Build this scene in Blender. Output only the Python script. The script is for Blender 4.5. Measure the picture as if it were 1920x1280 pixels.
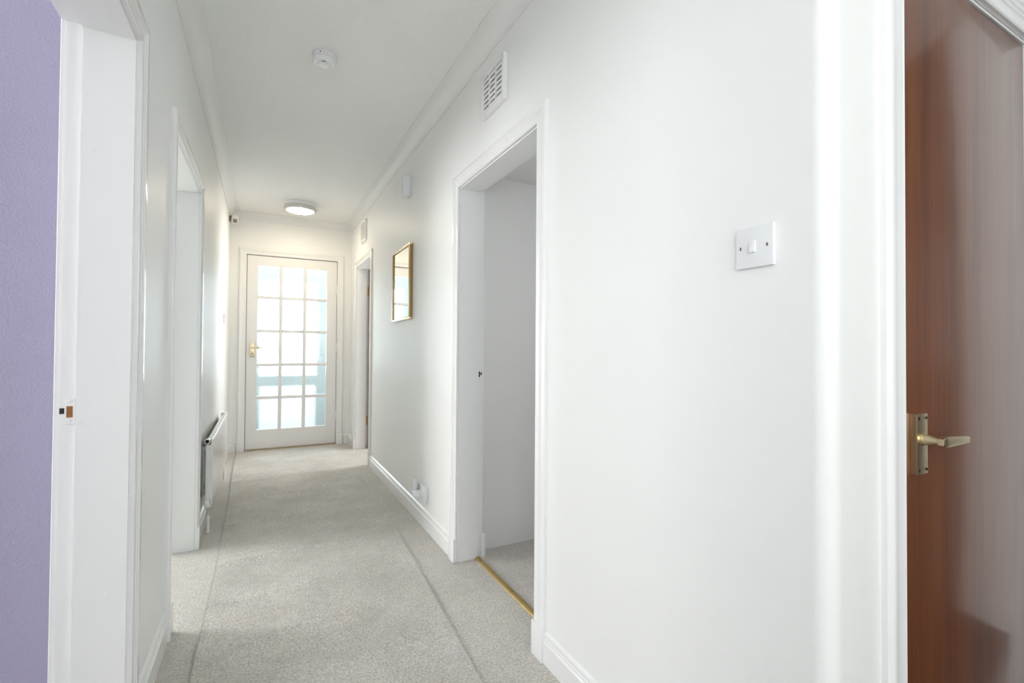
import bpy, bmesh, math, random
from mathutils import Vector, Matrix, noise
random.seed(4)
PI = math.pi
for o in list(bpy.data.objects): bpy.data.objects.remove(o)
S = bpy.context.scene
C = S.collection

# ------------------------------------------------------------------ camera, world, lights, exposure
CAM_H = 1.132
YAW, PIT, ROL, F = 0.4843, 0.0141, 0.0068, 888.28
cy, sy, cp, sp, cr, sr = math.cos(YAW), math.sin(YAW), math.cos(PIT), math.sin(PIT), math.cos(ROL), math.sin(ROL)
fw = Vector((sy*cp, cy*cp, sp)); r0 = Vector((cy, -sy, 0)); u0 = r0.cross(fw)
rt = r0*cr + u0*sr; up = u0*cr - r0*sr
cam = bpy.data.objects.new('camera', bpy.data.cameras.new('camera')); C.objects.link(cam)
cam.data.sensor_width = 36; cam.data.lens = F*36/1920; cam.data.clip_start = .02
m = Matrix.Identity(4)
for i in range(3): m[i][0], m[i][1], m[i][2] = rt[i], up[i], -fw[i]
m.translation = (0, 0, CAM_H)
cam.matrix_world = m; S.camera = cam

W = bpy.data.worlds.new('overcast_sky'); S.world = W; W.use_nodes = True
W.node_tree.nodes['Background'].inputs[0].default_value = (.95, .975, 1, 1)

def area(name, loc, target, sx, sz, power, col):
    d = bpy.data.lights.new(name, 'AREA'); d.shape = 'RECTANGLE'; d.size = sx; d.size_y = sz
    d.energy = power; d.color = col
    o = bpy.data.objects.new(name, d); C.objects.link(o); o.location = loc
    o.rotation_euler = (Vector(target)-Vector(loc)).to_track_quat('-Z', 'Y').to_euler()
    return o
DAY = (.97, .98, .985); XL0 = -.3236
P_LILAC, P_BACK, P_BED, P_FAR, P_PORCH, P_LAMP, P_LOBBY, SKY = 31, 8.5, 84, 33, 22, 34.0, 11.5, 3.0
P_CUPBOARD = 2.2
W.node_tree.nodes['Background'].inputs[1].default_value = SKY
area('unseen_daylight', (-3.42, 1.05, 1.68), (0, 1.05, 1.68), 1.15, 1.35, P_LILAC, DAY)          # window of the lilac room
area('unseen_daylight', (XL0-.06, -1.0, 1.68), (3, -1.0, 1.68), 1.3, 1.3, P_BACK, DAY)          # lobby window added behind the camera to brighten the right wall
area('unseen_daylight', (-3.42, 4.05, 1.50), (0, 4.05, 1.50), 1.25, 1.15, P_BED, DAY)          # window of the second left room
area('unseen_daylight', (2.55, 5.1, 1.5), (0, 5.1, 1.5), .9, 1.1, P_FAR, DAY)               # daylight lamp of the far right room, before a windowless wall
area('porch_daylight', (.315, 7.25, 1.3775), (.315, 0, 1.3775), .69, 1.27, P_PORCH, (.80, .92, 1))      # daylight of the outer porch door
area('unseen_daylight', (.30, -2.12, 1.6), (.30, 0, 1.6), 1.1, 1.2, P_LOBBY, DAY)              # back wall window added out of view for frontal light
area('unseen_daylight', (2.37, 1.30, 1.52), (0, 1.30, 1.52), .8, .8, P_CUPBOARD, DAY)              # small window added to brighten the cupboard room and left wall
S.view_settings.view_transform = 'Standard'; S.view_settings.look = 'None'
S.view_settings.gamma = 1; S.view_settings.use_curve_mapping = False
S.view_settings.exposure = 0.40
S.cycles.diffuse_bounces = 4; S.cycles.max_bounces = 7; S.cycles.glossy_bounces = 3; S.cycles.transmission_bounces = 5
S.cycles.transparent_max_bounces = 8; S.cycles.sample_clamp_indirect = 6; S.cycles.adaptive_threshold = .08; S.cycles.use_light_tree = False

# ------------------------------------------------------------------ materials
def mat(name, col, rough=.5, metal=0., bump=None, var=None, spec=.5, coat=0., coat_r=.1):
    M = bpy.data.materials.new(name); M.use_nodes = True; n = M.node_tree.nodes; l = M.node_tree.links
    b = n['Principled BSDF']; b.inputs['Base Color'].default_value = (*col, 1)
    b.inputs['Roughness'].default_value = rough; b.inputs['Metallic'].default_value = metal
    b.inputs['Specular IOR Level'].default_value = spec
    b.inputs['Coat Weight'].default_value = coat; b.inputs['Coat Roughness'].default_value = coat_r
    tc = n.new('ShaderNodeTexCoord')
    if bump:
        t = n.new('ShaderNodeTexNoise'); t.inputs['Scale'].default_value = bump[0]; t.inputs['Detail'].default_value = bump[2] if len(bump) > 2 else 4
        bp = n.new('ShaderNodeBump'); bp.inputs['Strength'].default_value = bump[1]; bp.inputs['Distance'].default_value = .004
        l.new(tc.outputs['Object'], t.inputs['Vector']); l.new(t.outputs['Fac'], bp.inputs['Height']); l.new(bp.outputs['Normal'], b.inputs['Normal'])
    if var:
        t = n.new('ShaderNodeTexNoise'); t.inputs['Scale'].default_value = var[0]; t.inputs['Detail'].default_value = 3
        r = n.new('ShaderNodeMapRange'); r.inputs['To Min'].default_value = 1-var[1]; r.inputs['To Max'].default_value = 1+var[1]
        mx = n.new('ShaderNodeVectorMath'); mx.operation = 'SCALE'; mx.inputs[0].default_value = col
        l.new(tc.outputs['Object'], t.inputs['Vector']); l.new(t.outputs['Fac'], r.inputs['Value']); l.new(r.outputs['Result'], mx.inputs['Scale'])
        l.new(mx.outputs['Vector'], b.inputs['Base Color'])
    return M
WALL = mat('white_silk_paint', (.90, .90, .885), .45, spec=.25)
CEIL = mat('stippled_ceiling_paint', (.90, .90, .885), .7, bump=(75, .55, 3), spec=.3)
COVE = mat('cove_paint', (.86, .86, .845), .5, spec=.35)
GLOSS = mat('white_gloss_paint', (.87, .87, .865), .13)
DOORW = mat('white_satin_door_paint', (.86, .85, .84), .3)
PURPLE = mat('lilac_wallpaper', (.41, .383, .52), .65, bump=(140, .5, 3), spec=.3)
PLAST = mat('white_plastic', (.86, .87, .88), .3, var=(6, .01))
PLASTG = mat('warm_white_plastic', (.80, .78, .73), .4, var=(6, .02))
GREYW = mat('closet_paint', (.84, .83, .82), .6, spec=.3)
BRASS = mat('satin_brass', (.74, .62, .40), .30, 1, bump=(300, .05))
BRASSD = mat('worn_brass_strip', (.46, .33, .13), .42, .7, bump=(120, .3), var=(30, .15))
GOLDW = mat('gilt_wood', (.36, .22, .07), .35, .25, bump=(90, .1), var=(40, .12))
STEEL = mat('brushed_steel', (.62, .62, .60), .3, .9, var=(20, .03))
DARK = mat('dark_recess', (.03, .02, .015), .8, var=(20, .1))
WOODD = mat('raw_hole_wood', (.30, .13, .04), .7, var=(80, .2))
REDB = mat('dark_red_edge', (.16, .05, .035), .6, var=(30, .1))
RADW = mat('radiator_enamel', (.82, .82, .80), .18, var=(10, .01))
GALV = mat('galvanised_steel', (.45, .46, .46), .45, .7, bump=(160, .3), var=(60, .2))
GROUND = mat('concrete_paving', (.34, .35, .36), .9, bump=(30, .2), var=(5, .1))
PORCHP = mat('porch_paint', (.62, .66, .64), .6, var=(4, .04))
LENS = mat('sensor_lens', (.22, .20, .19), .25, var=(20, .05))
PINT = mat('faded_orange_print', (.75, .55, .40), .5, var=(20, .05))

def carpet(name, col, patches):
    M = bpy.data.materials.new(name); M.use_nodes = True; n = M.node_tree.nodes; l = M.node_tree.links
    b = n['Principled BSDF']; b.inputs['Roughness'].default_value = .95; b.inputs['Specular IOR Level'].default_value = .1
    b.inputs['Sheen Weight'].default_value = .15
    tc = n.new('ShaderNodeTexCoord')
    def noi(sc, det, ro=.6):
        t = n.new('ShaderNodeTexNoise'); t.inputs['Scale'].default_value = sc; t.inputs['Detail'].default_value = det; t.inputs['Roughness'].default_value = ro
        l.new(tc.outputs['Object'], t.inputs['Vector']); return t
    f, p, q = noi(120, 3, .8), noi(3.2, 2), noi(26, 2)
    def rng(t, lo, hi, a=.3, c=.7):
        r = n.new('ShaderNodeMapRange'); r.inputs['From Min'].default_value = a; r.inputs['From Max'].default_value = c
        r.inputs['To Min'].default_value = lo; r.inputs['To Max'].default_value = hi; l.new(t.outputs['Fac'], r.inputs['Value']); return r
    a, bb, d = rng(f, .60, 1.38), rng(p, 1-patches, 1+patches), rng(q, .94, 1.06)
    m1 = n.new('ShaderNodeMath'); m1.operation = 'MULTIPLY'; l.new(a.outputs[0], m1.inputs[0]); l.new(bb.outputs[0], m1.inputs[1])
    m2 = n.new('ShaderNodeMath'); m2.operation = 'MULTIPLY'; l.new(m1.outputs[0], m2.inputs[0]); l.new(d.outputs[0], m2.inputs[1])
    hue = n.new('ShaderNodeMix'); hue.data_type = 'RGBA'
    hue.inputs['A'].default_value = (col[0]*.99, col[1], col[2]*1.02, 1); hue.inputs['B'].default_value = (col[0]*1.01, col[1], col[2]*.965, 1)
    h = noi(7, 2); l.new(rng(h, 0, 1).outputs[0], hue.inputs['Factor'])
    v = n.new('ShaderNodeVectorMath'); v.operation = 'SCALE'; l.new(hue.outputs['Result'], v.inputs[0]); l.new(m2.outputs[0], v.inputs['Scale'])
    l.new(v.outputs['Vector'], b.inputs['Base Color'])
    bp = n.new('ShaderNodeBump'); bp.inputs['Strength'].default_value = .8; bp.inputs['Distance'].default_value = .006
    l.new(f.outputs['Fac'], bp.inputs['Height']); l.new(bp.outputs['Normal'], b.inputs['Normal'])
    return M
CARPET = carpet('grey_cut_pile_carpet', (.585, .555, .51), .05)
RUNNER = carpet('grey_runner_pile', (.57, .54, .495), .10)
BIND = mat('runner_binding', (.47, .45, .42), .9, bump=(200, .6), var=(90, .25))

def wood(name, dark, mid, light, rough):
    M = bpy.data.materials.new(name); M.use_nodes = True; n = M.node_tree.nodes; l = M.node_tree.links
    b = n['Principled BSDF']; b.inputs['Roughness'].default_value = rough
    b.inputs['Coat Weight'].default_value = .85; b.inputs['Coat Roughness'].default_value = .14
    tc = n.new('ShaderNodeTexCoord'); mp = n.new('ShaderNodeMapping'); mp.inputs['Scale'].default_value = (9, 9, .35)
    l.new(tc.outputs['Object'], mp.inputs['Vector'])
    t = n.new('ShaderNodeTexNoise'); t.inputs['Scale'].default_value = 1.6; t.inputs['Detail'].default_value = 7; t.inputs['Distortion'].default_value = .5
    l.new(mp.outputs[0], t.inputs['Vector'])
    r = n.new('ShaderNodeValToRGB'); e = r.color_ramp.elements
    e[0].position = .3; e[0].color = (*dark, 1); e[1].position = .72; e[1].color = (*light, 1)
    k = r.color_ramp.elements.new(.48); k.color = (*mid, 1); l.new(t.outputs['Fac'], r.inputs['Fac'])
    mp2 = n.new('ShaderNodeMapping'); mp2.inputs['Scale'].default_value = (220, 220, 3.5); l.new(tc.outputs['Object'], mp2.inputs['Vector'])
    t2 = n.new('ShaderNodeTexNoise'); t2.inputs['Scale'].default_value = 1; t2.inputs['Detail'].default_value = 3; l.new(mp2.outputs[0], t2.inputs['Vector'])
    rg = n.new('ShaderNodeMapRange'); rg.inputs['From Min'].default_value = .3; rg.inputs['From Max'].default_value = .7; rg.inputs['To Min'].default_value = .78; rg.inputs['To Max'].default_value = 1.2
    l.new(t2.outputs['Fac'], rg.inputs['Value'])
    v = n.new('ShaderNodeVectorMath'); v.operation = 'SCALE'; l.new(r.outputs['Color'], v.inputs[0]); l.new(rg.outputs[0], v.inputs['Scale'])
    l.new(v.outputs['Vector'], b.inputs['Base Color'])
    return M
WALNUT = wood('dark_walnut', (.02, .008, .004), (.03, .012, .006), (.045, .018, .009), .5)  # dark wood for the added lobby pieces reflected in the brown door
SAPELE = wood('varnished_sapele', (.095, .027, .010), (.15, .043, .014), (.18, .056, .019), .4)

def glass_mat(name, tint, bumpy):
    M = bpy.data.materials.new(name); M.use_nodes = True; n = M.node_tree.nodes; l = M.node_tree.links
    for x in list(n):
        if x.type != 'OUTPUT_MATERIAL': n.remove(x)
    out = n['Material Output']
    tr = n.new('ShaderNodeBsdfTransparent'); tr.inputs[0].default_value = (*tint, 1)
    rf = n.new('ShaderNodeBsdfRefraction'); rf.inputs['IOR'].default_value = 1.18; rf.inputs['Roughness'].default_value = .03; rf.inputs[0].default_value = (*tint, 1)
    gl = n.new('ShaderNodeBsdfGlossy'); gl.inputs['Roughness'].default_value = .05
    m1 = n.new('ShaderNodeMixShader'); m1.inputs[0].default_value = .75 if bumpy else 0.
    m2 = n.new('ShaderNodeMixShader'); m2.inputs[0].default_value = .06
    l.new(tr.outputs[0], m1.inputs[1]); l.new(rf.outputs[0], m1.inputs[2]); l.new(m1.outputs[0], m2.inputs[1]); l.new(gl.outputs[0], m2.inputs[2]); l.new(m2.outputs[0], out.inputs[0])
    if bumpy:
        tc = n.new('ShaderNodeTexCoord'); mp = n.new('ShaderNodeMapping'); mp.inputs['Scale'].default_value = (1.6, 1, .5); l.new(tc.outputs['Object'], mp.inputs['Vector'])
        t = n.new('ShaderNodeTexNoise'); t.inputs['Scale'].default_value = 22; t.inputs['Detail'].default_value = 3; t.inputs['Distortion'].default_value = .8; l.new(mp.outputs[0], t.inputs['Vector'])
        bp = n.new('ShaderNodeBump'); bp.inputs['Strength'].default_value = .5; bp.inputs['Distance'].default_value = .008
        l.new(t.outputs['Fac'], bp.inputs['Height'])
        for s in (rf, gl): l.new(bp.outputs[0], s.inputs['Normal'])
    return M
RIPPLE = glass_mat('rippled_obscure_glass', (.97, .99, 1), True)
CLEAR = glass_mat('clear_glass', (.96, .99, .99), False)
MIRROR = mat('mirror_silver', (.93, .95, .94), .015, 1, var=(3, .005))
OPAL = bpy.data.materials.new('lit_opal_diffuser'); OPAL.use_nodes = True
_b = OPAL.node_tree.nodes['Principled BSDF']; _b.inputs['Base Color'].default_value = (.95, .93, .88, 1)
_b.inputs['Emission Color'].default_value = (1, .86, .62, 1); _b.inputs['Emission Strength'].default_value = P_LAMP

# ------------------------------------------------------------------ mesh helpers
def bx(bm, x0, x1, y0, y1, z0, z1, bev=0., seg=2):
    t = bmesh.new(); bmesh.ops.create_cube(t, size=1)
    for v in t.verts: v.co = ((x0+x1)/2+v.co.x*abs(x1-x0), (y0+y1)/2+v.co.y*abs(y1-y0), (z0+z1)/2+v.co.z*abs(z1-z0))
    if bev: bmesh.ops.bevel(t, geom=t.edges[:], offset=bev, segments=seg, affect='EDGES', profile=.7)
    merge(bm, t)
def merge(bm, t, M=None):
    if M is not None: bmesh.ops.transform(t, matrix=M, verts=t.verts)
    me = bpy.data.meshes.new('tmp'); t.to_mesh(me); t.free(); bm.from_mesh(me); bpy.data.meshes.remove(me)
def lathe(bm, prof, M=None, n=32):
    t = bmesh.new(); rings = []
    for r, z in prof:
        rings.append([t.verts.new((r*math.cos(2*PI*i/n), r*math.sin(2*PI*i/n), z)) for i in range(n)] if r > 1e-6 else [t.verts.new((0, 0, z))])
    for a, b in zip(rings, rings[1:]):
        for i in range(n):
            q = [a[i % len(a)], a[(i+1) % len(a)], b[(i+1) % len(b)], b[i % len(b)]]
            u = []
            for v in q:
                if v not in u: u.append(v)
            if len(u) > 2: t.faces.new(u)
    for R in (rings[0], rings[-1]):
        if len(R) > 2: t.faces.new(R)
    bmesh.ops.recalc_face_normals(t, faces=t.faces)
    merge(bm, t, M)
def tube(bm, pts, r, n=12):
    pts = [Vector(p) for p in pts]; t = bmesh.new(); rings = []
    for i, p in enumerate(pts):
        d = (pts[min(i+1, len(pts)-1)]-pts[max(i-1, 0)]).normalized()
        a = d.cross(Vector((0, 0, 1)) if abs(d.z) < .9 else Vector((1, 0, 0))).normalized(); b = d.cross(a)
        rr = r[i] if isinstance(r, (list, tuple)) else r
        rings.append([t.verts.new(p+a*math.cos(2*PI*k/n)*rr+b*math.sin(2*PI*k/n)*rr) for k in range(n)])
    for A, B in zip(rings, rings[1:]):
        for k in range(n): t.faces.new((A[k], A[(k+1) % n], B[(k+1) % n], B[k]))
    t.faces.new(rings[0]); t.faces.new(rings[-1]); bmesh.ops.recalc_face_normals(t, faces=t.faces); merge(bm, t)
def prism(bm, poly, vec):
    t = bmesh.new(); vec = Vector(vec)
    a = [t.verts.new(p) for p in poly]; b = [t.verts.new(Vector(p)+vec) for p in poly]
    t.faces.new(a); t.faces.new(b[::-1])
    for i in range(len(a)): t.faces.new((a[i], a[(i+1) % len(a)], b[(i+1) % len(a)], b[i]))
    bmesh.ops.recalc_face_normals(t, faces=t.faces); merge(bm, t)
def obj(name, bm, material, parent=None, smooth=False, **props):
    me = bpy.data.meshes.new(name); bmesh.ops.recalc_face_normals(bm, faces=bm.faces); bm.to_mesh(me); bm.free()
    me.materials.append(material)
    if smooth:
        me.polygons.foreach_set('use_smooth', [True]*len(me.polygons)); me.set_sharp_from_angle(angle=math.radians(35))
    o = bpy.data.objects.new(name, me); C.objects.link(o)
    if parent: o.parent = parent; o.matrix_parent_inverse = parent.matrix_world.inverted()
    for k, v in props.items(): o[k] = v
    return o
def box(name, dims, material, parent=None, bev=0., **props):
    bm = bmesh.new(); bx(bm, *dims, bev=bev); return obj(name, bm, material, parent, smooth=bev > 0, **props)
def empty(name, loc, label=None, cat=None, **props):
    o = bpy.data.objects.new(name, None); C.objects.link(o); o.location = loc; o.empty_display_size = .1
    o.matrix_world = Matrix.Translation(loc)
    if label: o['label'] = label
    if cat: o['category'] = cat
    for k, v in props.items(): o[k] = v
    return o
ST = dict(kind='structure')

# ------------------------------------------------------------------ dimensions
XL, XR, YF, H, YW = -.3236, .9232, 5.87, 2.5755, .4963
TL_, TR_ = .150, .137           # left / right wall thickness
D1 = (.80, 1.6527, 1.985)       # left near doorway (y0, y1, head)
D2 = (2.30, 3.1552, 1.985)      # left second doorway
D3 = (1.545, 2.3536, 1.980)     # right near doorway
D4 = (4.70, 5.474, 2.005)       # right far doorway
DW = (1.168, 1.885, 1.996)      # brown door opening in the wall at YW (x0, x1, head)
FD = (-.1585, .7620, 2.1275)      # far glazed door

# ------------------------------------------------------------------ setting: floor, ceiling, walls
box('floor', (-3.6, 3.3, -2.25, YF+.02, -.05, 0), CARPET, label='pale grey cut pile carpet fitted across the hall floor', category='floor', **ST)
bm = bmesh.new(); bx(bm, -3.6, 3.3, -2.25, YF+.2, H, H+.1)
obj('ceiling', bm, CEIL, label='white stippled ceiling over the hallway', category='ceiling', **ST)
CZ = 2.108                                         # low ceiling of the cupboard room on the right

bm = bmesh.new()                                   # left wall: added lobby window, then the two doorways
LW = (-1.70, -.30, .98, 2.38)
bx(bm, XL-TL_, XL, -2.2, LW[0], 0, H); bx(bm, XL-TL_, XL, LW[0], LW[1], 0, LW[2]); bx(bm, XL-TL_, XL, LW[0], LW[1], LW[3], H)
y = LW[1]
for a, b, h in (D1, D2):
    bx(bm, XL-TL_, XL, y, a-.025, 0, H); bx(bm, XL-TL_, XL, a-.025, b+.025, h+.025, H); y = b+.025
bx(bm, XL-TL_, XL, y, YF, 0, H)
obj('wall_left', bm, WALL, label='white painted wall with two doorways on the left of the hall', category='wall', **ST)
# right wall with its rounded outside corner
bm = bmesh.new(); R = .034
poly = [(XR+R-R*math.sin(a), YW+R-R*math.cos(a), 0) for a in [i*PI/2/10 for i in range(11)]]
poly = poly + [(XR, D3[0]-.025, 0), (XR+TR_, D3[0]-.025, 0), (XR+TR_, YW, 0)]
prism(bm, poly, (0, 0, H))
y = D3[0]-.025
for a, b, h in (D3, D4):
    if a != D3[0]: bx(bm, XR, XR+TR_, y, a-.025, 0, H)
    bx(bm, XR, XR+TR_, a-.025, b+.025, h+.025, H); y = b+.025
bx(bm, XR, XR+TR_, y, YF, 0, H)
o = obj('wall_right', bm, WALL, label='long white painted wall on the right of the hall with rounded corner', category='wall', **ST)
o.data.polygons.foreach_set('use_smooth', [True]*len(o.data.polygons)); o.data.set_sharp_from_angle(angle=math.radians(20))
# far wall
bm = bmesh.new(); bx(bm, XL-TL_, FD[0]-.03, YF, YF+.15, 0, H); bx(bm, FD[1]+.03, XR+TR_, YF, YF+.15, 0, H); bx(bm, FD[0]-.03, FD[1]+.03, YF, YF+.15, FD[2]+.03, H)
obj('wall_far', bm, WALL, label='end wall around the glazed door at the far end', category='wall', **ST)
# wall with the brown door
bm = bmesh.new(); bx(bm, XR+TR_, DW[0]-.02, YW, YW+.12, 0, H); bx(bm, DW[1]+.02, 3.2, YW, YW+.12, 0, H); bx(bm, DW[0]-.02, DW[1]+.02, YW, YW+.12, DW[2]+.02, H)
obj('wall_near_right', bm, WALL, label='short white wall around the brown wooden door', category='wall', **ST)
# lobby behind the camera
BW = (-.28, .88, .98, 2.24)
bm = bmesh.new(); bx(bm, XL-TL_, BW[0], -2.25, -2.15, 0, H); bx(bm, BW[1], 2.72, -2.25, -2.15, 0, H); bx(bm, BW[0], BW[1], -2.25, -2.15, 0, BW[2]); bx(bm, BW[0], BW[1], -2.25, -2.15, BW[3], H)
obj('wall_back', bm, WALL, **ST)
box('wall_lobby_side', (2.62, 2.72, -2.1, YW, 0, H), WALL, **ST)
box('floor_lobby_added', (1.02, 2.62, -2.1, .40, .0003, .006), WALNUT, **ST)  # unseen dark floor added to keep the brown door's lower reflection dark
wd = empty('trim_added_8', (2.6, -.6, 0), 'unseen dark cupboard front added to darken the brown door reflection', 'cupboard', **ST)  # panels added out of view to put a dark reflection on the door
for k in range(3): box('panel', (2.585, 2.6195, -1.30+k*.46, -.845+k*.46, .10, H-.002), WALNUT, wd)
box('plinth', (2.59, 2.6195, -1.30, .075, 0, .10), WALNUT, wd)
# purple room
bm = bmesh.new(); bx(bm, -3.5, XL-TL_, 1.80, 1.90, 0, H)
obj('wall_lilac', bm, PURPLE, label='lilac textured wall seen through the near left doorway', category='wall', **ST)
bm = bmesh.new(); bx(bm, -3.5, XL-TL_, .18, .28, 0, H)
obj('wall_lilac_back', bm, WALL, **ST)
def winwall(name, x0, x1, y0, y1, wy0, wy1, z0, z1, m):
    bm = bmesh.new(); bx(bm, x0, x1, y0, wy0, 0, H); bx(bm, x0, x1, wy1, y1, 0, H); bx(bm, x0, x1, wy0, wy1, 0, z0); bx(bm, x0, x1, wy0, wy1, z1, H)
    return obj(name, bm, m, **ST)
winwall('wall_lilac_window', -3.6, -3.5, .18, 1.9, .45, 1.65, .90, 2.3, WALL)
# second left room
box('wall_bedroom_back', (-3.5, XL-TL_, 1.9005, 1.95, 0, H), mat('blue_grey_bounce_paint', (.30, .335, .335), .7, bump=(90, .2)), **ST)  # added unseen wall; blue grey picked to tint light bounced onto the lining
winwall('wall_bedroom_window', -3.6, -3.5, 1.9, 5.9, 3.4, 4.7, .9, 2.1, WALL)
box('wall_bedroom_end', (-3.5, XL-TL_, 5.0, 5.1, 0, H), WALL, **ST)
# cupboard room on the right (low ceiling)
XC = XR+TR_
bm = bmesh.new(); bx(bm, XC, 3.2, 2.44, 2.54, 0, H)
obj('wall_cupboard_end', bm, GREYW, label='plain grey wall inside the right hand doorway', category='wall', **ST)
winwall('wall_cupboard_side', 2.4, 2.5, YW+.12, 2.44, .88, 1.72, 1.1, 1.94, GREYW)  # side wall opened for the added window
box('ceiling_cupboard', (XC, 2.4, YW+.12, 2.44, CZ, CZ+.05), GREYW, **ST)
# far right room
box('wall_far_room_side', (2.6, 2.7, 2.54, YF+.1, 0, H), WALL, **ST)
box('wall_far_room_end', (XC, 2.6, YF, YF+.1, 0, H), WALL, **ST)

# coving: concave quarter along left, far and right walls
ZC, CW = 2.501, .084
def cove_prof():
    h = H-ZC; p = [(0, ZC-.002), (.007, ZC-.002), (.007, ZC+.004)]
    for i in range(9):
        a = i/8*PI/2; p.append((.007+(CW-.014)*(1-math.cos(a)), ZC+.004+(h-.008)*math.sin(a)))
    return p+[(CW-.004, H-.004), (CW, H-.004), (CW, H+.003), (0, H+.003)]
def sweep_profile(bm, prof, path, closed_caps=True):
    """prof: list of (offset, z); path: list of (origin xy, offset direction xy scaled for mitre)"""
    t = bmesh.new(); rings = [[t.verts.new((o[0]+d[0]*a, o[1]+d[1]*a, z)) for a, z in prof] for o, d in path]
    n = len(prof)
    for A, B in zip(rings, rings[1:]):
        for i in range(n): t.faces.new((A[i], A[(i+1) % n], B[(i+1) % n], B[i]))
    t.faces.new(rings[0]); t.faces.new(rings[-1]); bmesh.ops.recalc_face_normals(t, faces=t.faces); merge(bm, t)
bm = bmesh.new(); sweep_profile(bm, cove_prof(), [((XL, -2.1), (1, 0)), ((XL, YF), (1, -1)), ((XR, YF), (-1, -1)), ((XR, YW), (-1, -1)), ((2.62, YW), (0, -1))])
o = obj('trim_1', bm, COVE, smooth=True, label='plain white cove moulding between walls and ceiling', category='coving', **ST)

# skirting boards
SK = [(0, 0), (.016, 0), (.016, .075), (.0115, .0795), (.0115, .087), (.0095, .089), (.0095, .102), (.0040, .1075), (0, .110)]
def skirt(name, path, label):
    bm = bmesh.new(); sweep_profile(bm, SK, path); return obj(name, bm, GLOSS, smooth=True, label=label, category='skirting', **ST)
AW = .068                                              # architrave width
skirt('baseboard_left', [((XL, D1[1]+AW+.008), (1, 0)), ((XL, D2[0]-AW-.008), (1, 0))], 'white skirting board between the two left doorways')
skirt('baseboard_left_far', [((XL, D2[1]+AW+.008), (1, 0)), ((XL, YF), (1, -1)), ((FD[0]-AW-.018, YF), (0, -1))], 'white skirting board running behind the radiator to the glazed door')
skirt('baseboard_right', [((XR, D3[1]+AW+.006), (-1, 0)), ((XR, D4[0]-AW-.006), (-1, 0))], 'white skirting board below the mirror on the right wall')
skirt('baseboard_right_far', [((XR, D4[1]+AW+.006), (-1, 0)), ((XR, YF), (-1, -1)), ((FD[1]+AW+.018, YF), (0, -1))], 'short white skirting in the far right corner')
skirt('baseboard_right_near', [((XR, D3[0]-AW-.006), (-1, 0)), ((XR, YW), (-1, -1)), ((DW[0]-AW-.014, YW), (0, -1))], 'white skirting board below the light switch')

# ------------------------------------------------------------------ door linings and architraves
AP = [(0, 0), (0, .012), (.003, .0145), (.0065, .0125), (.031, .0125), (.034, .0155), (.041, .0155), (.044, .0185), (.056, .020), (.0615, .0185), (AW, .011), (AW, 0)]
def archi(bm, frame, a, b, h, z0=0., s=1.):
    """frame(u, z, d) -> world; opening a..b wide, h high"""
    t = bmesh.new(); rings = []
    for (u, z, du, dz) in ((a, z0, -1, 0), (a, h, -1, 1), (b, h, 1, 1), (b, z0, 1, 0)):
        rings.append([t.verts.new(frame(u+du*p*s, z+dz*p*s, d)) for p, d in AP])
    n = len(AP)
    for A, B in zip(rings, rings[1:]):
        for i in range(n): t.faces.new((A[i], A[(i+1) % n], B[(i+1) % n], B[i]))
    t.faces.new(rings[0]); t.faces.new(rings[-1]); bmesh.ops.recalc_face_normals(t, faces=t.faces); merge(bm, t)

def lining(name, side, D, T, label, rebate=.036, step=.013, near=True):
    """door lining of a wall along y; side=-1: left wall (hall at +x), side=+1: right wall (hall at -x)"""
    a, b, h = D
    xh = XL if side < 0 else XR                       # hall face
    xr = xh+side*T                                  # room face
    root = empty(name, (xh, (a+b)/2, 0), label, 'door frame', **ST)
    xm = xr-side*rebate
    lo = lambda p, q: (min(p, q), max(p, q))
    e = .0
    for (y0, y1, s) in ((a-.025, a, 1), (b, b+.025, -1)):
        bm = bmesh.new(); yy = lo(y0, y1)
        bx(bm, *lo(xh+side*e, xm), *yy, 0, h+.025)
        if s > 0: bx(bm, *lo(xm, xr-side*e), y0, y1-step, 0, h+.025)
        else: bx(bm, *lo(xm, xr-side*e), y0+step, y1, 0, h+.025)
        obj('jamb', bm, GLOSS, root)
    bm = bmesh.new(); bx(bm, *lo(xh+side*e, xm), a, b, h, h+.025); bx(bm, *lo(xm, xr-side*e), a-step, b+step, h+step, h+.025)
    obj('head', bm, GLOSS, root)
    bm = bmesh.new(); archi(bm, lambda u, z, d: Vector((xh-side*d, u, z)), a-.005, b+.005, h+.005, .12)
    obj('architrave', bm, GLOSS, root, smooth=True)
    bm = bmesh.new(); archi(bm, lambda u, z, d: Vector((xr+side*d, u, z)), a-.018, b+.018, h+.018, .12)
    obj('inner_architrave', bm, GLOSS, root, smooth=True)
    for (y0, y1) in ((a-.006-AW-.003, a-.003), (b+.003, b+.006+AW+.003)):
        bm = bmesh.new(); bx(bm, *lo(xh, xh-side*.024), y0, y1, 0, .122, bev=.003)
        obj('plinth_block', bm, GLOSS, root, smooth=True)
        bm = bmesh.new(); bx(bm, *lo(xr, xr+side*.024), y0, y1, 0, .122, bev=.003)
        obj('plinth_block', bm, GLOSS, root, smooth=True)
    return root
L1 = lining('trim_2', -1, D1, TL_, 'white door frame around the lilac room doorway')
L2 = lining('trim_3', -1, D2, TL_, 'white door frame of the left doorway before the radiator')
L3 = lining('trim_4', 1, D3, TR_, 'white door frame on the right with gold threshold strip', rebate=.024)
L4 = lining('trim_5', 1, D4, TR_, 'white door frame at the far right with brass hinges', rebate=.030)
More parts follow.
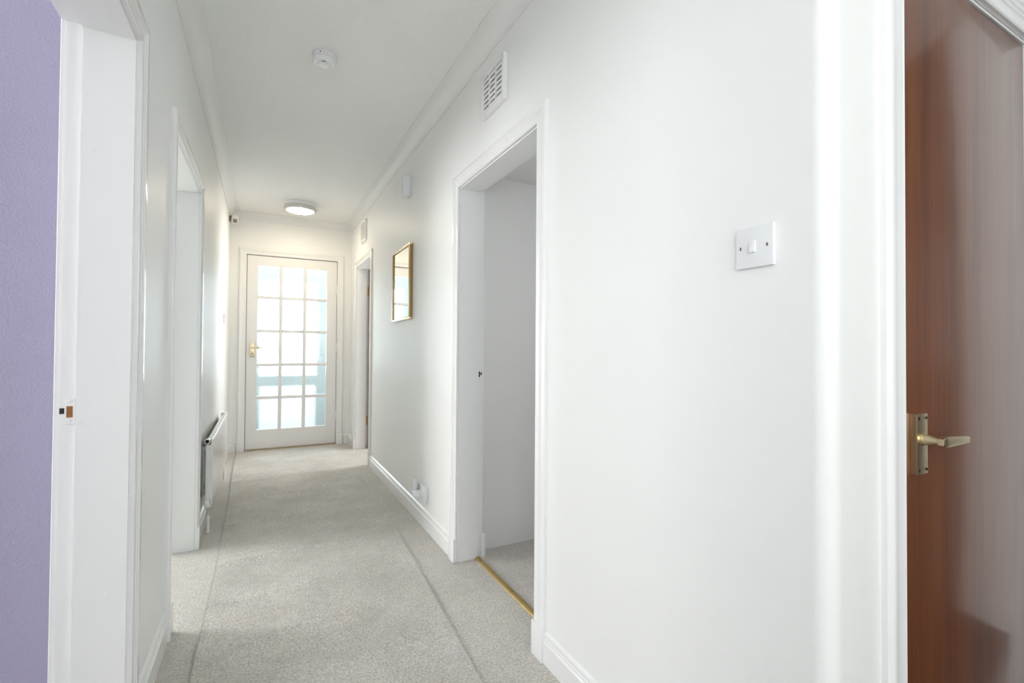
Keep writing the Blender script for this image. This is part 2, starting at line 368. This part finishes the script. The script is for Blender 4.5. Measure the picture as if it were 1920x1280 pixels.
# strike plates and screw dimples
def strike(root, x0, x1, y, z, s, hole_mat, edge_x):
    """painted strike plate on a jamb facing -y at depth y"""
    sp = box('strike_plate', (x0, x1, y-.003, y, z-.034, z+.034), GLOSS, root, bev=.001, label='painted metal strike plate')
    w = x1-x0; mid = (x0+x1)/2
    box('latch_hole', (mid-w*.30, mid+w*.28, y-.0036, y-.0028, z-.016, z+.014), hole_mat, sp)
    for dz in (-.026, .026):
        bm = bmesh.new(); lathe(bm, [(0, 0), (.0035, 0), (.003, .0014), (0, .0016)], Matrix.Translation((mid, y-.003, z+dz)) @ Matrix.Rotation(PI/2, 4, 'X'), 10)
        obj('screw', bm, GLOSS, sp, smooth=True)
    xa, xb = sorted((edge_x, x0 if abs(edge_x-x0) < abs(edge_x-x1) else x1))
    box('lip_notch', (xa, xb, y-.0012, y-.0002, z-.006, z+.009), DARK, sp)
strike(L1, XL-TL_+.011, XL-TL_+.033, D1[1]+.013, .956, 1, WOODD, XL-TL_+.0005)
strike(L3, XR+TR_-.022, XR+TR_-.009, D3[1]+.013, .990, -1, DARK, XR+TR_-.0005)
for x, z in ((-.365, 1.06), (-.425, .925), (-.43, .53), (-.37, .46), (-.41, 1.66)):
    bm = bmesh.new(); lathe(bm, [(0, 0), (.0035, 0), (.003, .0012), (.0015, .0006), (0, .0006)], Matrix.Translation((x, D1[1], z)) @ Matrix.Rotation(PI/2, 4, 'X'), 10)
    obj('filled_screw', bm, GLOSS, L1, smooth=True)
# gold threshold strip of the right doorway
bm = bmesh.new(); t0, t1 = XR+.098, XR+.128
prism(bm, [(t0, D3[0], 0), (t0+.003, D3[0], .006), (t0+.010, D3[0], .009), (t1-.006, D3[0], .009), (t1, D3[0], .003), (t1, D3[0], 0)], (0, D3[1]-D3[0], 0))
o = obj('threshold_strip', bm, BRASSD, label='worn brass carpet strip across the right doorway', category='threshold strip')
for y in (1.62, 1.74, 1.95, 2.16, 2.30):
    bm = bmesh.new(); lathe(bm, [(0, 0), (.0035, 0), (.0025, .001), (0, .0012)], Matrix.Translation((t0+.013, y, .0088)), 10); obj('nail_head', bm, DARK, o)
# carpet in the cupboard is the fitted floor; scuff shadow comes from pile

# ------------------------------------------------------------------ far glazed door
fx0, fx1, fz1 = FD
trim = empty('trim_6', (.3, YF, 0), 'white frame and architrave around the far glazed door', 'door frame', **ST)
for (a, b) in ((fx0-.0295, fx0-.004), (fx1+.004, fx1+.0295)):
    box('jamb', (a, b, YF+.001, YF+.149, 0, fz1+.03), GLOSS, trim)
box('head', (fx0-.004, fx1+.004, YF+.001, YF+.149, fz1+.004, fz1+.03), GLOSS, trim)
for (a, b) in ((fx0-.004, fx0+.014), (fx1-.014, fx1+.004)):
    box('stop', (a, b, YF+.048, YF+.075, 0, fz1+.004), REDB if a < 0 else GLOSS, trim)
box('stop', (fx0+.014, fx1-.014, YF+.048, YF+.075, fz1-.012, fz1+.004), REDB, trim)
bm = bmesh.new(); archi(bm, lambda u, z, d: Vector((u, YF-d, z)), fx0-.006, fx1+.006, fz1+.006, .12)
obj('architrave', bm, GLOSS, trim, smooth=True)
for (a, b) in ((fx0-.006-AW-.004, fx0-.005), (fx1+.005, fx1+.006+AW+.004)):
    box('plinth_block', (a, b, YF-.024, YF, 0, .128), GLOSS, trim, bev=.003)
box('sill', (fx0-.004, fx1+.004, YF-.012, YF+.15, 0, .012), mat('oak_sill', (.45, .36, .24), .6, var=(30, .1)), trim)

d1 = empty('door_1', (.3, YF, .016), 'white fifteen pane door of rippled glass at the hall end', 'door', **ST)
yd0, yd1, zb = YF+.006, YF+.047, .016
gx = [-.055, .1575, .1915, .4025, .4365, .653]              # pane edges in x
gz = [.222, .553, .588, .914, .947, 1.286, 1.319, 1.656, 1.689, 2.017]
box('stile', (fx0, gx[0], yd0, yd1, zb, fz1), DOORW, d1, bev=.002)
box('stile', (gx[5], fx1, yd0, yd1, zb, fz1), DOORW, d1, bev=.002)
box('rail', (gx[0], gx[5], yd0+.0003, yd1, zb, gz[0]), DOORW, d1)
box('rail', (gx[0], gx[5], yd0+.0003, yd1, gz[9], fz1), DOORW, d1)
def bar_v(x0, x1):
    bm = bmesh.new(); q = .0025
    prism(bm, [(x0, yd0+.012, gz[0]), (x0+q, yd0+.003, gz[0]), (x0+q+.003, yd0+.001, gz[0]), (x1-q-.003, yd0+.001, gz[0]), (x1-q, yd0+.003, gz[0]), (x1, yd0+.012, gz[0]), (x1, yd1-.004, gz[0]), (x0, yd1-.004, gz[0])], (0, 0, gz[9]-gz[0]))
    obj('glazing_bar', bm, DOORW, d1)
bar_v(gx[1], gx[2]); bar_v(gx[3], gx[4])
for i in (1, 3, 5, 7):
    for (a, b) in ((gx[0], gx[1]), (gx[2], gx[3]), (gx[4], gx[5])):
        z0, z1 = gz[i], gz[i+1]; q = .0025; bm = bmesh.new()
        prism(bm, [(a, yd0+.012, z0), (a, yd0+.003, z0+q), (a, yd0+.001, z0+q+.002), (a, yd0+.001, z1-q-.002), (a, yd0+.003, z1-q), (a, yd0+.012, z1), (a, yd1-.004, z1), (a, yd1-.004, z0)], (b-a, 0, 0))
        obj('glazing_bar', bm, DOORW, d1)
for (a, b) in ((gx[0], gx[1]), (gx[2], gx[3]), (gx[4], gx[5])):
    for i in (0, 2, 4, 6, 8):
        z0, z1 = gz[i], gz[i+1]
        box('pane', (a-.001, b+.001, yd0+.019, yd0+.023, z0-.001, z1+.001), RIPPLE, d1)
def butt_hinge(root, x, y, z, h, m):
    bm = bmesh.new(); tube(bm, [(x, y, z-h/2), (x, y, z+h/2)], .0055, 10)
    for k in (-1, 1): bx(bm, x-.006, x+.006, y-.0062, y+.0062, z+k*h/6-.0008, z+k*h/6+.0008)
    bx(bm, x-.018, x+.018, y+.002, y+.005, z-h/2, z+h/2)
    return obj('hinge', bm, m, root, smooth=True)
for z in (1.80, 1.13, .34): butt_hinge(d1, fx1+.002, YF+.001, z, .10, GLOSS)
def lever_handle(root, px, py, pz, w, h, y_off, neck, length, m, lock=False, thick=.011, zs=None):
    """plate centred px,pz on a face at y=py facing -y, lever to +x"""
    hd = box('handle', (px-w/2, px+w/2, py-thick, py, pz-h/2, pz+h/2), m, root, bev=.002, label='satin brass lever handle on a plate')
    for sx_ in (-1, 1):
        for sz_ in (-1, 1):
            bm = bmesh.new(); lathe(bm, [(0, 0), (.0034, 0), (.0030, .0012), (0, .0012)], Matrix.Translation((px+sx_*(w/2-.007), py-thick, pz+sz_*(h/2-.009))) @ Matrix.Rotation(PI/2, 4, 'X'), 10)
            obj('screw', bm, DARK, hd)
    z = zs if zs is not None else pz+.012
    y0 = py-thick
    bm = bmesh.new(); lathe(bm, [(0, 0), (.0135, 0), (.0135, .003), (.012, .004), (.0115, .006), (.009, .016), (.0068, neck-.006), (.0075, neck+.004), (0, neck+.006)], Matrix.Translation((px, y0, z)) @ Matrix.Rotation(PI/2, 4, 'X'), 24)
    # grip: tapered flattened bar
    yc = y0-neck+.002; t = bmesh.new(); rings = []
    for k, (dx, hh, dd, dz) in enumerate(((-.010, .0065, .0055, 0), (-.004, .0098, .0070, 0), (.006, .0108, .0075, -.0002), (.03, .0100, .0062, -.001), (.07, .0085, .0052, -.0025), (length-.003, .0068, .0045, -.0035), (length, .0055, .0034, -.0035))):
        ring = []
        for (a, b) in ((-.75, -1), (.75, -1), (1, -.75), (1, .75), (.75, 1), (-.75, 1), (-1, .75), (-1, -.75)):
            ring.append(t.verts.new((px+dx, yc+a*dd, z+dz+b*hh)))
        rings.append(ring)
    for A, B in zip(rings, rings[1:]):
        for i in range(8): t.faces.new((A[i], A[(i+1) % 8], B[(i+1) % 8], B[i]))
    t.faces.new(rings[0]); t.faces.new(rings[-1]); bmesh.ops.recalc_face_normals(t, faces=t.faces); merge(bm, t)
    obj('lever', bm, m, hd, smooth=True)
    if lock:
        bm = bmesh.new(); lathe(bm, [(0, 0), (.0055, 0), (.005, .001), (0, .001)], Matrix.Translation((px, y0, pz-.036)) @ Matrix.Rotation(PI/2, 4, 'X'), 12); bx(bm, px-.0025, px+.0025, y0-.001, y0, pz-.052, pz-.036)
        obj('keyhole', bm, DARK, hd)
    return hd
lever_handle(d1, -.1, yd0, 1.092, .042, .15, 0, .045, .10, BRASS, True, zs=1.122)

# ------------------------------------------------------------------ brown door
lw = empty('trim_7', (DW[0], YW, 0), 'white frame and architrave around the brown door', 'door frame', **ST)
for (a, b) in ((DW[0]-.0195, DW[0]+.006), (DW[1]-.006, DW[1]+.0195)):
    box('jamb', (a, b, YW+.001, YW+.119, 0, DW[2]+.0195), GLOSS, lw)
box('head', (DW[0]+.006, DW[1]-.006, YW+.001, YW+.119, DW[2]-.004, DW[2]+.0195), GLOSS, lw)
bm = bmesh.new(); archi(bm, lambda u, z, d: Vector((u, YW-d, z)), DW[0]-.002, DW[1]+.002, DW[2]+.004, .12, 1.06)
obj('architrave', bm, GLOSS, lw, smooth=True)
for (a, b) in ((DW[0]-.078, DW[0]-.002), (DW[1]+.002, DW[1]+.078)):
    box('plinth_block', (a, b, YW-.024, YW, 0, .122), GLOSS, lw, bev=.003)
d2 = empty('door_2', (1.53, YW, .006), 'glossy reddish brown wooden flush door with brass lever handle', 'door', **ST)
box('leaf', (DW[0]+.0095, DW[1]-.0095, YW+.004, YW+.044, .006, DW[2]-.007), SAPELE, d2, bev=.0015)
lever_handle(d2, 1.246, YW+.004, .934, .046, .128, 0, .036, .118, BRASS, zs=.944, thick=.013)
box('latch_face', (DW[0]+.0062, DW[0]+.0094, YW-.001, YW+.02, .925, .972), GLOSS, d2)
box('stop', (DW[0]+.006, DW[1]-.006, YW+.050, YW+.062, 0, DW[2]-.004), DARK, lw)

# open brown door in the far right room
d3 = empty('door_3', (XR+TR_+.004, D4[1]-.004, .008), 'brown door standing open beyond the far right doorway', 'door', **ST)
hx = XR+TR_-.004
box('leaf', (hx-.006, hx+.745, D4[1]-.038, D4[1]+.004, .008, D4[2]), SAPELE, d3, bev=.0015)
for z in (1.765, .31):
    hg = box('hinge', (hx-.028, hx-.006, D4[1]+.009, D4[1]+.0125, z-.05, z+.05), BRASS, d3)
    bm = bmesh.new(); tube(bm, [(hx-.009, D4[1]+.006, z-.05), (hx-.009, D4[1]+.006, z+.05)], .006, 10); obj('knuckle', bm, BRASSD, hg, smooth=True)
    for k in (-.034, 0, .034):
        bm = bmesh.new(); lathe(bm, [(0, 0), (.004, 0), (.0034, .0012), (0, .0012)], Matrix.Translation((hx-.019, D4[1]+.009, z+k)) @ Matrix.Rotation(PI/2, 4, 'X'), 10); obj('screw', bm, BRASSD, hg)

# ------------------------------------------------------------------ carpet runner
NX, NY = 46, 300
def edge_l(y): return -.196-.034*max(0, min(1, (y-3)/2.9))+.004*math.sin(y*2.1)
def edge_r(y):
    k = [(-2.5, .66), (1.5, .669), (2.4, .719), (3.4, .772), (4.4, .770), (5.9, .744)]
    for (a, p), (b, q) in zip(k, k[1:]):
        if y <= b: return p+(q-p)*(y-a)/(b-a)
    return .744
ridges = [(4.55, .05, .004), (4.05, .04, .006), (3.46, .045, .006), (2.86, .05, .006), (2.43, .05, .0045), (2.08, .06, .005), (5.1, .05, .003), (1.75, .06, .003)]
def rz(x, y, s):
    f = max(0, 1-s*1.15)
    z = .008+.0025*noise.noise(Vector((x*2.5, y*1.6, 3)))
    for yc, w, a in ridges:
        q = (y-(yc+.09*(x+.2)+.03*noise.noise(Vector((x*4, yc, 0)))))/(.6*w)
        z += 1.7*a*math.exp(-q*q)*(.2+f)
    return max(z, .004)
t = bmesh.new(); g = []
Y0, Y1 = -1.9, 5.80
for j in range(NY+1):
    y = Y0+(Y1-Y0)*j/NY; a, b = edge_l(y), edge_r(y)
    g.append([t.verts.new((a+(b-a)*i/NX, y, rz(a+(b-a)*i/NX, y, i/NX))) for i in range(NX+1)])
for j in range(NY):
    for i in range(NX): t.faces.new((g[j][i], g[j][i+1], g[j+1][i+1], g[j+1][i]))
bd = [r[0] for r in g]+g[-1][1:]+[r[-1] for r in g[::-1]][1:]+g[0][::-1][1:-1]
low = [t.verts.new((v.co.x, v.co.y, .0005)) for v in bd]
for i in range(len(bd)):
    k = (i+1) % len(bd); t.faces.new((bd[i], bd[k], low[k], low[i]))
run = obj('carpet_runner', t, RUNNER, smooth=True, label='long pale grey carpet runner with ripples lying down the hall', category='carpet runner')
for e, s in ((edge_l, 0), (edge_r, 1)):
    bm = bmesh.new(); tube(bm, [(e(Y0+(Y1-Y0)*j/NY)+(-.0015 if s == 0 else .0015), Y0+(Y1-Y0)*j/NY, max(.0045, rz(e(Y0+(Y1-Y0)*j/NY), Y0+(Y1-Y0)*j/NY, s)-.003)) for j in range(NY+1)], .0042 if s == 0 else .003, 6)
    obj('binding', bm, BIND if s == 0 else RUNNER, run, smooth=True)

# ------------------------------------------------------------------ radiator
ra, rb, rz0, rz1, rxf, rxb = 3.42, 4.73, .168, .566, -.260, -.296
R_ = empty('radiator', (XL, (ra+rb)/2, 0), 'white panel radiator low on the left wall', 'radiator')
bm = bmesh.new(); bx(bm, rxf-.012, rxf, ra, rb, rz0, rz1, bev=.004, seg=3)
obj('front_panel', bm, RADW, R_, smooth=True)
bm = bmesh.new()
n_f = 26
for k in range(n_f):
    y0 = ra+.05+(rb-ra-.1)*k/n_f; y1 = y0+(rb-ra-.1)/n_f*.55
    bx(bm, rxb-.008, rxf-.012, y0, y1, rz0+.05, rz1-.05)
bx(bm, rxb-.002, rxf-.014, ra+.012, rb-.012, rz0+.012, rz0+.040, bev=.006); bx(bm, rxb-.002, rxf-.014, ra+.012, rb-.012, rz1-.040, rz1-.012, bev=.006)
obj('water_channels', bm, GALV, R_)
bm = bmesh.new(); bx(bm, rxb-.001, rxf-.010, ra-.004, ra+.004, rz0+.030, rz1-.035, bev=.0015); obj('end_cap', bm, RADW, R_, smooth=True)
bm = bmesh.new(); bx(bm, rxb-.001, rxf-.010, rb-.004, rb+.004, rz0+.030, rz1-.035, bev=.0015); obj('end_cap', bm, RADW, R_, smooth=True)
bm = bmesh.new(); bx(bm, rxb+.004, rxf-.013, ra, rb, rz1-.014, rz1-.004, bev=.003); obj('top_rail', bm, STEEL, R_, smooth=True)
for y, nm in ((ra-.010, 'bleed_valve'), (rb-.010, 'bleed_valve')):
    bm = bmesh.new(); lathe(bm, [(0, 0), (.0165, 0), (.0165, .010), (.0165, .028), (0, .028)], Matrix.Translation((rxb+.006, y+.02 if y < 4 else y-.0, rz1-.012)) @ Matrix.Rotation(PI/2, 4, 'X'), 24)
    v = obj(nm, bm, RADW, R_, smooth=True)
    if y < 4:
        bm = bmesh.new(); lathe(bm, [(.0105, 0), (.0125, 0), (.0125, .0012), (.0105, .0012), (.0095, -.0005)], Matrix.Translation((rxb+.006, y-.008, rz1-.012)) @ Matrix.Rotation(PI/2, 4, 'X'), 20); obj('ring', bm, STEEL, v, smooth=True)
        bm = bmesh.new(); lathe(bm, [(0, 0), (.005, 0), (.005, .002), (0, .002)], Matrix.Translation((rxb+.006, y-.008, rz1-.012)) @ Matrix.Rotation(PI/2, 4, 'X'), 6); obj('bleed_screw', bm, DARK, v)
for y in (ra+.03, rb-.2):
    bm = bmesh.new(); bx(bm, XL+.0005, XL+.004, y, y+.045, rz0+.04, rz1-.03); bx(bm, XL+.004, rxb-.004, y+.012, y+.016, rz0+.05, rz1-.05)
    bk = obj('wall_bracket', bm, GALV, R_)
    for z in (.27, .47): box('slot', (XL+.0155, XL+.0175, y-.001+.0125, y+.0126, z-.018, z+.018), DARK, bk)
bm = bmesh.new(); lathe(bm, [(0, 0), (.0145, 0), (.0165, .004), (.0165, .040), (.013, .046), (0, .046)], Matrix.Translation((-.284, ra-.004, rz0-.014)) @ Matrix.Rotation(-.15, 4, 'Y'), 20)
obj('valve_cap', bm, RADW, R_, smooth=True)
bm = bmesh.new(); tube(bm, [(-.280, ra-.004, rz0-.05), (-.281, ra-.004, rz0-.012)], .010, 14); tube(bm, [(-.280, ra-.006, rz0-.022), (-.280, ra+.03, rz0+.004)], .009, 12); lathe(bm, [(0, 0), (.013, 0), (.013, .012), (0, .012)], Matrix.Translation((-.280, ra-.004, rz0-.062)), 6)
obj('valve_body', bm, STEEL, R_, smooth=True)
bm = bmesh.new(); tube(bm, [(-.280, ra-.004, 0.), (-.280, ra-.004, rz0-.055)], .0085, 14); obj('tail_pipe', bm, GLOSS, R_, smooth=True)
bm = bmesh.new(); tube(bm, [(-.280, rb+.004, 0.), (-.280, rb+.004, rz0-.03)], .0085, 14); tube(bm, [(-.280, rb+.004, rz0-.035), (-.280, rb-.02, rz0+.006)], .0095, 12); obj('tail_pipe', bm, GLOSS, R_, smooth=True)

# ------------------------------------------------------------------ light switch near the corner
ya, yb, za, zb_ = .602, .687, 1.306, 1.3925
sw = empty('light_switch', (XR, (ya+yb)/2, za), 'white square single rocker light switch beside the brown door', 'light switch')
box('faceplate', (XR-.0095, XR-.0002, ya, yb, za, zb_), PLAST, sw, bev=.0022)
ym, zm = (ya+yb)/2+.002, (za+zb_)/2
t = bmesh.new(); bx(t, -.0045, .0045, -.0065, .0065, -.0125, .0125, bev=.0012)
bm = bmesh.new(); merge(bm, t, Matrix.Translation((XR-.0102, ym, zm)) @ Matrix.Rotation(.16, 4, 'Y'))
obj('rocker', bm, PLAST, sw, smooth=True)
for y in (ya+.012, yb-.012):
    bm = bmesh.new(); lathe(bm, [(0, 0), (.0038, 0), (.0036, .0009), (0, .0014)], Matrix.Translation((XR-.0094, y, zm)) @ Matrix.Rotation(-PI/2, 4, 'Y'), 14)
    s_ = obj('screw', bm, STEEL, sw, smooth=True)
    box('screw_slot', (XR-.0112, XR-.0103, y-.0006, y+.0006, zm-.003, zm+.003), DARK, s_)

# ------------------------------------------------------------------ plaster louvre vents
def vent(y0, y1, z0, z1, dep, label):
    v = empty('air_vent', (XR, (y0+y1)/2, z0), label, 'air vent', group='louvred air vents high on the right wall')
    xf = XR-dep; b = .022
    bm = bmesh.new()
    bx(bm, xf, XR-.0002, y0, y0+b, z0, z1, bev=.003); bx(bm, xf, XR-.0002, y1-b, y1, z0, z1, bev=.003)
    bx(bm, xf+.0003, XR-.0002, y0+b-.003, y1-b+.003, z0, z0+b, bev=.003); bx(bm, xf+.0003, XR-.0002, y0+b-.003, y1-b+.003, z1-b, z1, bev=.003)
    obj('frame', bm, GLOSS, v, smooth=True)
    box('backing', (XR-.003, XR-.0003, y0+b, y1-b, z0+b, z1-b), COVE, v)
    cols, rows = 3, 7
    cw_ = (y1-y0-2*b)/cols; rh = (z1-z0-2*b)/rows
    for c in range(1, cols):
        yy = y0+b+c*cw_; box('mullion', (xf+.002, XR-.003, yy-.004, yy+.004, z0+b, z1-b), GLOSS, v)
    for c in range(cols):
        for r in range(rows):
            a = y0+b+c*cw_+(.004 if c else 0); e = y0+b+(c+1)*cw_-(.004 if c < cols-1 else 0); zz = z0+b+r*rh
            bm = bmesh.new(); prism(bm, [(xf+.003, a, zz+.0005), (xf+.003, a, zz+rh*.62), (XR-.008, a, zz+rh*.98), (XR-.003, a, zz+rh*.98), (XR-.003, a, zz+rh*.5)], (0, e-a, 0)); obj('louvre', bm, GLOSS, v)
vent(1.81, 2.045, 2.207, 2.412, .022, 'white louvred air vent above the near right doorway')
vent(4.93, 5.185, 2.225, 2.44, .018, 'small white louvred air vent above the far right doorway')

# ------------------------------------------------------------------ door chime box
ch = empty('door_chime', (XR, 3.37, 2.21), 'small white plastic box high on the wall above the mirror', 'door chime')
box('case', (XR-.058, XR-.0003, 3.32, 3.42, 2.215, 2.355), PLAST, ch, bev=.004)
box('front_cover', (XR-.064, XR-.0585, 3.325, 3.415, 2.220, 2.350), PLAST, ch, bev=.002)
bm = bmesh.new(); lathe(bm, [(0, 0), (.004, 0), (.003, .003), (0, .003)], Matrix.Translation((XR-.064, 3.40, 2.333)) @ Matrix.Rotation(-PI/2, 4, 'Y'), 10); obj('button', bm, PLASTG, ch)

# ------------------------------------------------------------------ wall mirror
my0, my1, mz0, mz1 = 3.252, 3.765, 1.333, 1.868
mr = empty('wall_mirror', (XR, (my0+my1)/2, mz0), 'rectangular mirror in a thin gilt wood frame on the right wall', 'mirror')
box('backboard', (XR-.012, XR-.0003, my0+.004, my1-.004, mz0+.004, mz1-.004), GOLDW, mr)
box('glass', (XR-.0150, XR-.0121, my0+.02, my1-.02, mz0+.02, mz1-.02), MIRROR, mr)
for y0, y1 in ((my0, my0+.034), (my1-.034, my1)): box('frame_side', (XR-.022, XR-.0004, y0, y1, mz0+.012, mz1-.012), GOLDW, mr, bev=.002)
for z0, z1 in ((mz0, mz0+.013), (mz1-.013, mz1)): box('frame_rail', (XR-.022, XR-.0004, my0, my1, z0, z1), BRASS, mr, bev=.003)

# ------------------------------------------------------------------ socket and plug-in air freshener
so = empty('wall_socket', (XR, 2.95, .165), 'white double wall socket low on the right wall', 'socket')
SX = XR-.024
box('back_box', (SX+.006, XR-.0003, 2.866, 3.004, .167, .255), PLAST, so, bev=.002)
box('faceplate', (SX, SX+.008, 2.862, 3.008, .163, .259), PLAST, so, bev=.002)
for y in (2.895, 2.975):
    for dy, dz, w_, h_ in ((0, .018, .002, .004), (-.011, -.004, .0032, .002), (.011, -.004, .0032, .002)):
        box('pin_hole', (SX-.0004, SX+.0002, y+dy-w_, y+dy+w_, .200+dz-h_, .200+dz+h_), DARK, so)
for y in (2.918, 2.952): box('rocker', (SX-.0025, SX+.0002, y-.006, y+.006, .230, .248), PLAST, so, bev=.001)
af = empty('air_freshener', (SX-.03, 2.972, .186), 'clear and white plug-in air freshener in the low wall socket', 'air freshener')
bm = bmesh.new(); lathe(bm, [(0, 0), (.014, .002), (.017, .01), (.017, .034), (.015, .040), (0, .040)], Matrix.Translation((SX-.030, 2.972, .186)), 20); obj('body', bm, PLAST, af, smooth=True)
box('plug', (SX-.022, SX-.0006, 2.951, 2.995, .182, .226), PLAST, af, bev=.004)
bm = bmesh.new(); lathe(bm, [(.0145, 0), (.0165, .004), (.0165, .045), (.011, .062), (.009, .07), (.008, .07), (.010, .060), (.0150, .044), (.0150, .004)], Matrix.Translation((SX-.030, 2.972, .227)), 20)
PALEP = mat('pale_clear_plastic', (.90, .94, .95), .12, var=(10, .02)); _p = PALEP.node_tree.nodes['Principled BSDF']; _p.inputs['Transmission Weight'].default_value = .3
obj('sleeve', bm, PALEP, af, smooth=True)
box('vent_cap', (SX-.028, SX-.0006, 2.990, 3.018, .232, .262), PLAST, af, bev=.004)

# ------------------------------------------------------------------ smoke alarm
sx_, sy_ = .252, 2.50
sm = empty('smoke_alarm', (sx_, sy_, H), 'round white smoke alarm on the ceiling', 'smoke alarm')
Mz = Matrix.Translation((sx_, sy_, H)) @ Matrix.Rotation(PI, 4, 'X')
bm = bmesh.new(); lathe(bm, [(0, .0003), (.054, .0003), (.054, .004), (.0560, .006), (.0565, .020), (.0555, .024), (0, .024)], Mz, 48); obj('base', bm, PLAST, sm, smooth=True)
bm = bmesh.new(); lathe(bm, [(.052, .024), (.0535, .026), (.053, .034), (.046, .043), (.036, .0455), (.0335, .0445), (.0325, .0425), (.030, .042), (.0285, .0445), (.027, .047), (.012, .049), (0, .0493)], Mz, 48); obj('cover', bm, PLAST, sm, smooth=True)
bm = bmesh.new(); bx(bm, sx_-.025, sx_-.021, sy_-.0545, sy_-.0500, H-.016, H-.012); obj('indicator', bm, DARK, sm)
bm = bmesh.new(); bx(bm, sx_-.012, sx_-.004, sy_-.0566, sy_-.0550, H-.015, H-.012); bx(bm, sx_+.004, sx_+.011, sy_-.0563, sy_-.0545, H-.016, H-.013); obj('printed_mark', bm, PINT, sm)
bm = bmesh.new(); bx(bm, sx_-.012, sx_+.004, sy_-.036, sy_-.030, H-.0470, H-.044); obj('sounder_slot', bm, LENS, sm)

# ------------------------------------------------------------------ ceiling lamp
lx, ly = .318, 5.22
la = empty('ceiling_light', (lx, ly, H), 'round flush ceiling lamp lit with a silver rim', 'ceiling light')
Ml = Matrix.Translation((lx, ly, H)) @ Matrix.Rotation(PI, 4, 'X')
bm = bmesh.new(); lathe(bm, [(0, .0003), (.148, .0003), (.150, .003), (.150, .034), (0, .034)], Ml, 64); obj('base', bm, PLAST, la, smooth=True)
bm = bmesh.new(); lathe(bm, [(.128, .066), (.128, .074), (.136, .077), (.150, .073), (.151, .069), (.151, .036), (.149, .031), (.140, .0302), (.128, .032)], Ml, 64); obj('rim', bm, STEEL, la, smooth=True)
bm = bmesh.new(); lathe(bm, [(.1278, .066), (.126, .074), (.105, .082), (.06, .089), (0, .092)], Ml, 64); obj('diffuser', bm, OPAL, la, smooth=True)
box('rim_screw', (lx+.1495, lx+.1535, ly-.062, ly-.058, H-.068, H-.056), DARK, la)

# ------------------------------------------------------------------ motion sensor in the far left corner
ps = empty('motion_sensor', (XL, 5.70, 2.41), 'small cream motion sensor in the far left corner', 'motion sensor')
box('mount', (XL+.0005, XL+.022, 5.695, 5.725, 2.43, 2.485), LENS, ps, bev=.002)
Mp = Matrix.Translation((XL+.048, 5.69, 2.452)) @ Matrix.Rotation(.35, 4, 'Z') @ Matrix.Rotation(.22, 4, 'X')
t = bmesh.new(); bx(t, -.030, .030, -.020, .020, -.046, .046, bev=.008, seg=3); bm = bmesh.new(); merge(bm, t, Mp); obj('body', bm, PLASTG, ps, smooth=True)
t = bmesh.new(); bx(t, -.018, .018, -.0235, -.0185, -.034, .004, bev=.002); bm = bmesh.new(); merge(bm, t, Mp); obj('lens', bm, LENS, ps, smooth=True)
# little switch on the left wall beyond the radiator
s2 = empty('wall_switch', (XL, 5.15, 1.35), 'small white switch on the left wall beyond the radiator', 'light switch')
box('faceplate', (XL+.0003, XL+.010, 5.105, 5.19, 1.347, 1.433), PLAST, s2, bev=.002)
box('rocker', (XL+.0095, XL+.0135, 5.14, 5.155, 1.378, 1.402), PLAST, s2, bev=.001)

# ------------------------------------------------------------------ inferred and added windows of the unseen rooms, porch beyond the glazed door
def window(name, axis, c, a0, a1, z0, z1, label):
    w = empty(name, (c, (a0+a1)/2, z0) if axis == 'x' else ((a0+a1)/2, c, z0), label, 'window', **ST)
    f = .05
    def b(n, p0, p1, q0, q1, m, th): box(n, (c-th, c+th, p0, p1, q0, q1) if axis == 'x' else (p0, p1, c-th, c+th, q0, q1), m, w)
    b('frame', a0, a0+f, z0, z1, GLOSS, .03); b('frame', a1-f, a1, z0, z1, GLOSS, .03); b('frame', a0+f, a1-f, z0, z0+f, GLOSS, .03); b('frame', a0+f, a1-f, z1-f, z1, GLOSS, .03)
    m_ = (a0+a1)/2; b('mullion', m_-.025, m_+.025, z0+f, z1-f, GLOSS, .028)
    b('pane', a0+f, m_-.025, z0+f, z1-f, CLEAR, .003); b('pane', m_+.025, a1-f, z0+f, z1-f, CLEAR, .003)
window('window_1', 'x', -3.55, .45, 1.65, .90, 2.3, 'window of the lilac room')
window('window_added_2', 'x', XL-.11, LW[0], LW[1], LW[2], LW[3], 'unseen lobby window added to light the right wall')
window('window_added_4', 'y', -2.2, *BW, 'unseen window added in the lobby back wall for frontal light')
window('window_added_5', 'x', 2.45, .88, 1.72, 1.1, 1.94, 'unseen small window added to brighten the cupboard room')
window('window_3', 'x', -3.55, 3.4, 4.7, .9, 2.1, 'window of the second left room')

box('ground', (-12, 12, YF+.02, 30, -.10, -.03), GROUND, label='pale paving outside the glazed door', category='paving', **ST)
PY = 7.2
po = empty('porch', (.3, PY, 0), 'pale outer porch frame seen through the rippled glass', 'porch', **ST)
box('post', (-.42, -.035, PY, PY+.07, -.03, 3.0), PORCHP, po); box('post', (.665, 1.2, PY, PY+.07, -.03, 3.0), PORCHP, po)
box('header', (-.035, .665, PY, PY+.07, 2.02, 3.0), PORCHP, po)
box('rail', (-.035, .665, PY, PY+.06, .595, .735), PORCHP, po)
box('side_wall', (1.2, 1.27, YF+.15, PY, -.03, 3.0), PORCHP, po); box('side_wall', (-.49, -.42, YF+.15, PY, -.03, 3.0), PORCHP, po)
box('pane', (-.035, .665, PY+.02, PY+.024, .735, 2.02), CLEAR, po)
box('lower_panel', (-.035, .665, PY+.02, PY+.03, -.03, .595), RIPPLE, po)
